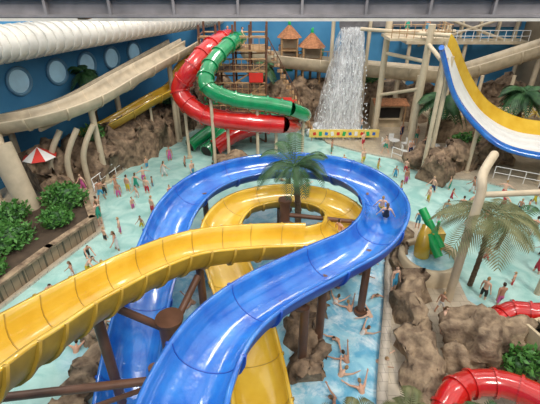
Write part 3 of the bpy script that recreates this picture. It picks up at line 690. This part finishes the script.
for a in [('stand',-11.0,21.9,D,None,1.05),('stand',-10.75,21.3,D,None,1.05),('stand',-11.3,26,W),('stand',-10.5,26.1,W),('walk',-10,26.5,W),('stand',-9,25.8,W),('walk',-12.4,26.1,W,None,.8),('wade',-11.8,27,W,None,.7),
 ('stand',-7.9,23,W),('walk',-8.2,21.4,W,None,.7),('wade',-8.9,18.9,W),('stand',-10.0,19.9,W,None,.75),('bend',-9.8,16.8,W,1.5),('walk',-10.4,16.4,W,None,.9),('wade',-8.8,16.4,W,None,.9),('bend',-10.9,14.6,W,1.2,1.1),
 ('walk',-8.4,28.6,W),('wade',-7.1,30.4,W,None,.8),('stand',-9.4,23.6,W,None,.75),
 ('stand',6.05,14.9,D+.12,.4,1.05),('stand',10.6,14.9,W),('walk',11.2,14.5,W),
 ('stand',9.2,20.9,D,None,.8),('walk',12,26,W),('stand',10.4,27.3,W),('stand',9.9,28.4,W,None,.8),('walk',12.1,32,D),('walk',10.2,32.9,D),
 ('stand',11.6,22.5,W),('bend',13.7,23.8,W),('walk',13.2,19.9,W),('wade',15.9,23.5,W),('stand',16.9,23.2,W,None,.8),('stand',17.6,23.4,W,None,.7),('wade',14.4,16.9,W),('walk',7.9,31.2,W),('stand',5.5,33.2,W),
 ('wade',12.6,21.3,W,None,.8),('stand',11.2,24.6,W,None,.9),('walk',14.9,25.9,W),('wade',13.0,25.0,W,None,.7),('stand',7.9,25.4,W,None,.9),('wade',8.9,23.2,W,None,.8),('stand',13.5,32.6,D),('stand',16.3,33.2,D),('wade',16.2,20.4,W),('walk',15.5,18.3,W,None,.8),
 ('stand',-10.9,25.2,W,None,.95),('walk',-9.6,25.2,W,None,.8),('stand',-12.0,25.5,W,None,.9),('wade',-9.8,27.8,W,None,.9),('stand',-8.9,26.9,W,None,.7),('bend',-10.4,18.2,W,.8,.9),('stand',-9.3,20.6,W,None,.9),('walk',-11.8,24.4,0,None,1.0),
 ('walk',-2.0,40.2,D),('stand',2.6,39.0,D),('stand',9.0,37.8,D),('walk',12.5,36.2,D),('stand',13.6,35.2,D),('stand',16.6,32.4,D,None,.9),('stand',17.3,37.2,2.53),('walk',19.5,36.8,2.53),('stand',21.8,36.9,2.53),('stand',24,37,2.53),('walk',18.3,22.4,W,None,.9),('stand',14.2,22.2,W,None,.8),('wade',15.0,21.4,W,None,.75),('stand',17.2,19.2,W),('walk',12.2,18.0,W,None,.8),('stand',9.5,25.6,W,None,.9),('wade',10.9,21.9,W,None,.7),('stand',11.0,29.4,W,None,.9),('walk',8.9,30.0,W,None,.8),('wade',6.2,30.6,W,None,.8),('stand',12.9,23.1,W,None,.95),('stand',7.6,12.6,D+.02,1.0,.9),('walk',8.0,13.8,D+.02,2.0,.75),
 ('stand',-12.4,28.6,0,None,1),('walk',-13.4,25.4,0,None,1),('bend',-9.0,15.0,W,2.5,1),('wade',-9.9,13.2,W),('stand',-7.2,25.2,W,None,.8),('walk',-6.2,28.8,W),('wade',-4.6,29.0,W,None,.8),('stand',-8.6,31.6,W),('stand',-10.2,30.2,W,None,.8),('walk',3.2,38.6,0),('stand',.2,39.8,0),('stand',-3.6,36.9,8.26),('walk',-2.4,36.6,8.26),('stand',11.4,36,9.3),('stand',13,35.8,9.3),('stand',1.0,45.3,5.53),('walk',5.6,45.2,5.53),('walk',8.4,33.9,0),('stand',10.8,28.2,W,None,.8),('stand',13.4,26.4,W,None,.85),('wade',16.8,25.2,W),('walk',18.6,24.4,W),('stand',19.6,20.6,W),('wade',17.8,17.8,W,None,.8),('stand',16.6,15.6,W),('walk',14.8,14.4,W,None,.8),('stand',12.6,15.9,W,None,.7),('stand',11.7,19.8,W,None,.8)]:
    P_(*a)
for x,y in((3.1,14.4),(3.6,15.6),(3.1,12.4),(4.0,12.6),(2.7,10.4),(3.3,11.0),(5.2,15.2),(4.4,11.2),(4.9,16.9),(5.8,18.2),(3.9,13.9),(4.9,13.6),(2.7,9.2),(3.6,9.6),(6.4,19.2),(4.1,18.2),(3.6,16.9),(-3.6,14.6),(-3.9,17),(-1.9,11.6)):
    P_('swim',x,y,-.3,None,.95,'swimmer')
for x,y in((-6.9,26.2),(1,28),(4.5,27.6),(-8,13.4),(-2,29),(-7.6,18),(6.5,27.5),(-5,27.3),(-.9,18.0),(-8.3,11.5),(2.4,27),(7.4,22.6)): P_('swim',x,y,-.3,None,.95,'swimmer')
P_('sit',3.5,16.5,2.5,2.2,.95);P_('sit',5.7,16.7,3.25,2.9);P_('sit',5.75,17.7,3.2,2.9,.9)
# ------------------------------------------------------------ light
w=bpy.data.worlds.new('w');bpy.context.scene.world=w;w.use_nodes=True
w.node_tree.nodes['Background'].inputs[0].default_value=(1,.98,.95,1);w.node_tree.nodes['Background'].inputs[1].default_value=1.2
sl=bpy.data.lights.new('sun','SUN');sl.energy=1.7;sl.angle=R(12);sl.color=(1,.93,.82);so=bpy.data.objects.new('sun',sl);C.objects.link(so);so.rotation_euler=(R(34),R(12),0);so.location=(0,20,16)
for x in(-12,0,12):
    for y in(10,22,34):
        al=bpy.data.lights.new('added_gloss_lamp','AREA');al.shape='RECTANGLE';al.size=5;al.size_y=1.0;al.energy=420;al.color=(1,.95,.88)  # added lamps, out of view overhead, for bright reflections on the glossy slides
        ao=bpy.data.objects.new('added_gloss_lamp',al);C.objects.link(ao);ao.location=(x,y,16.4)
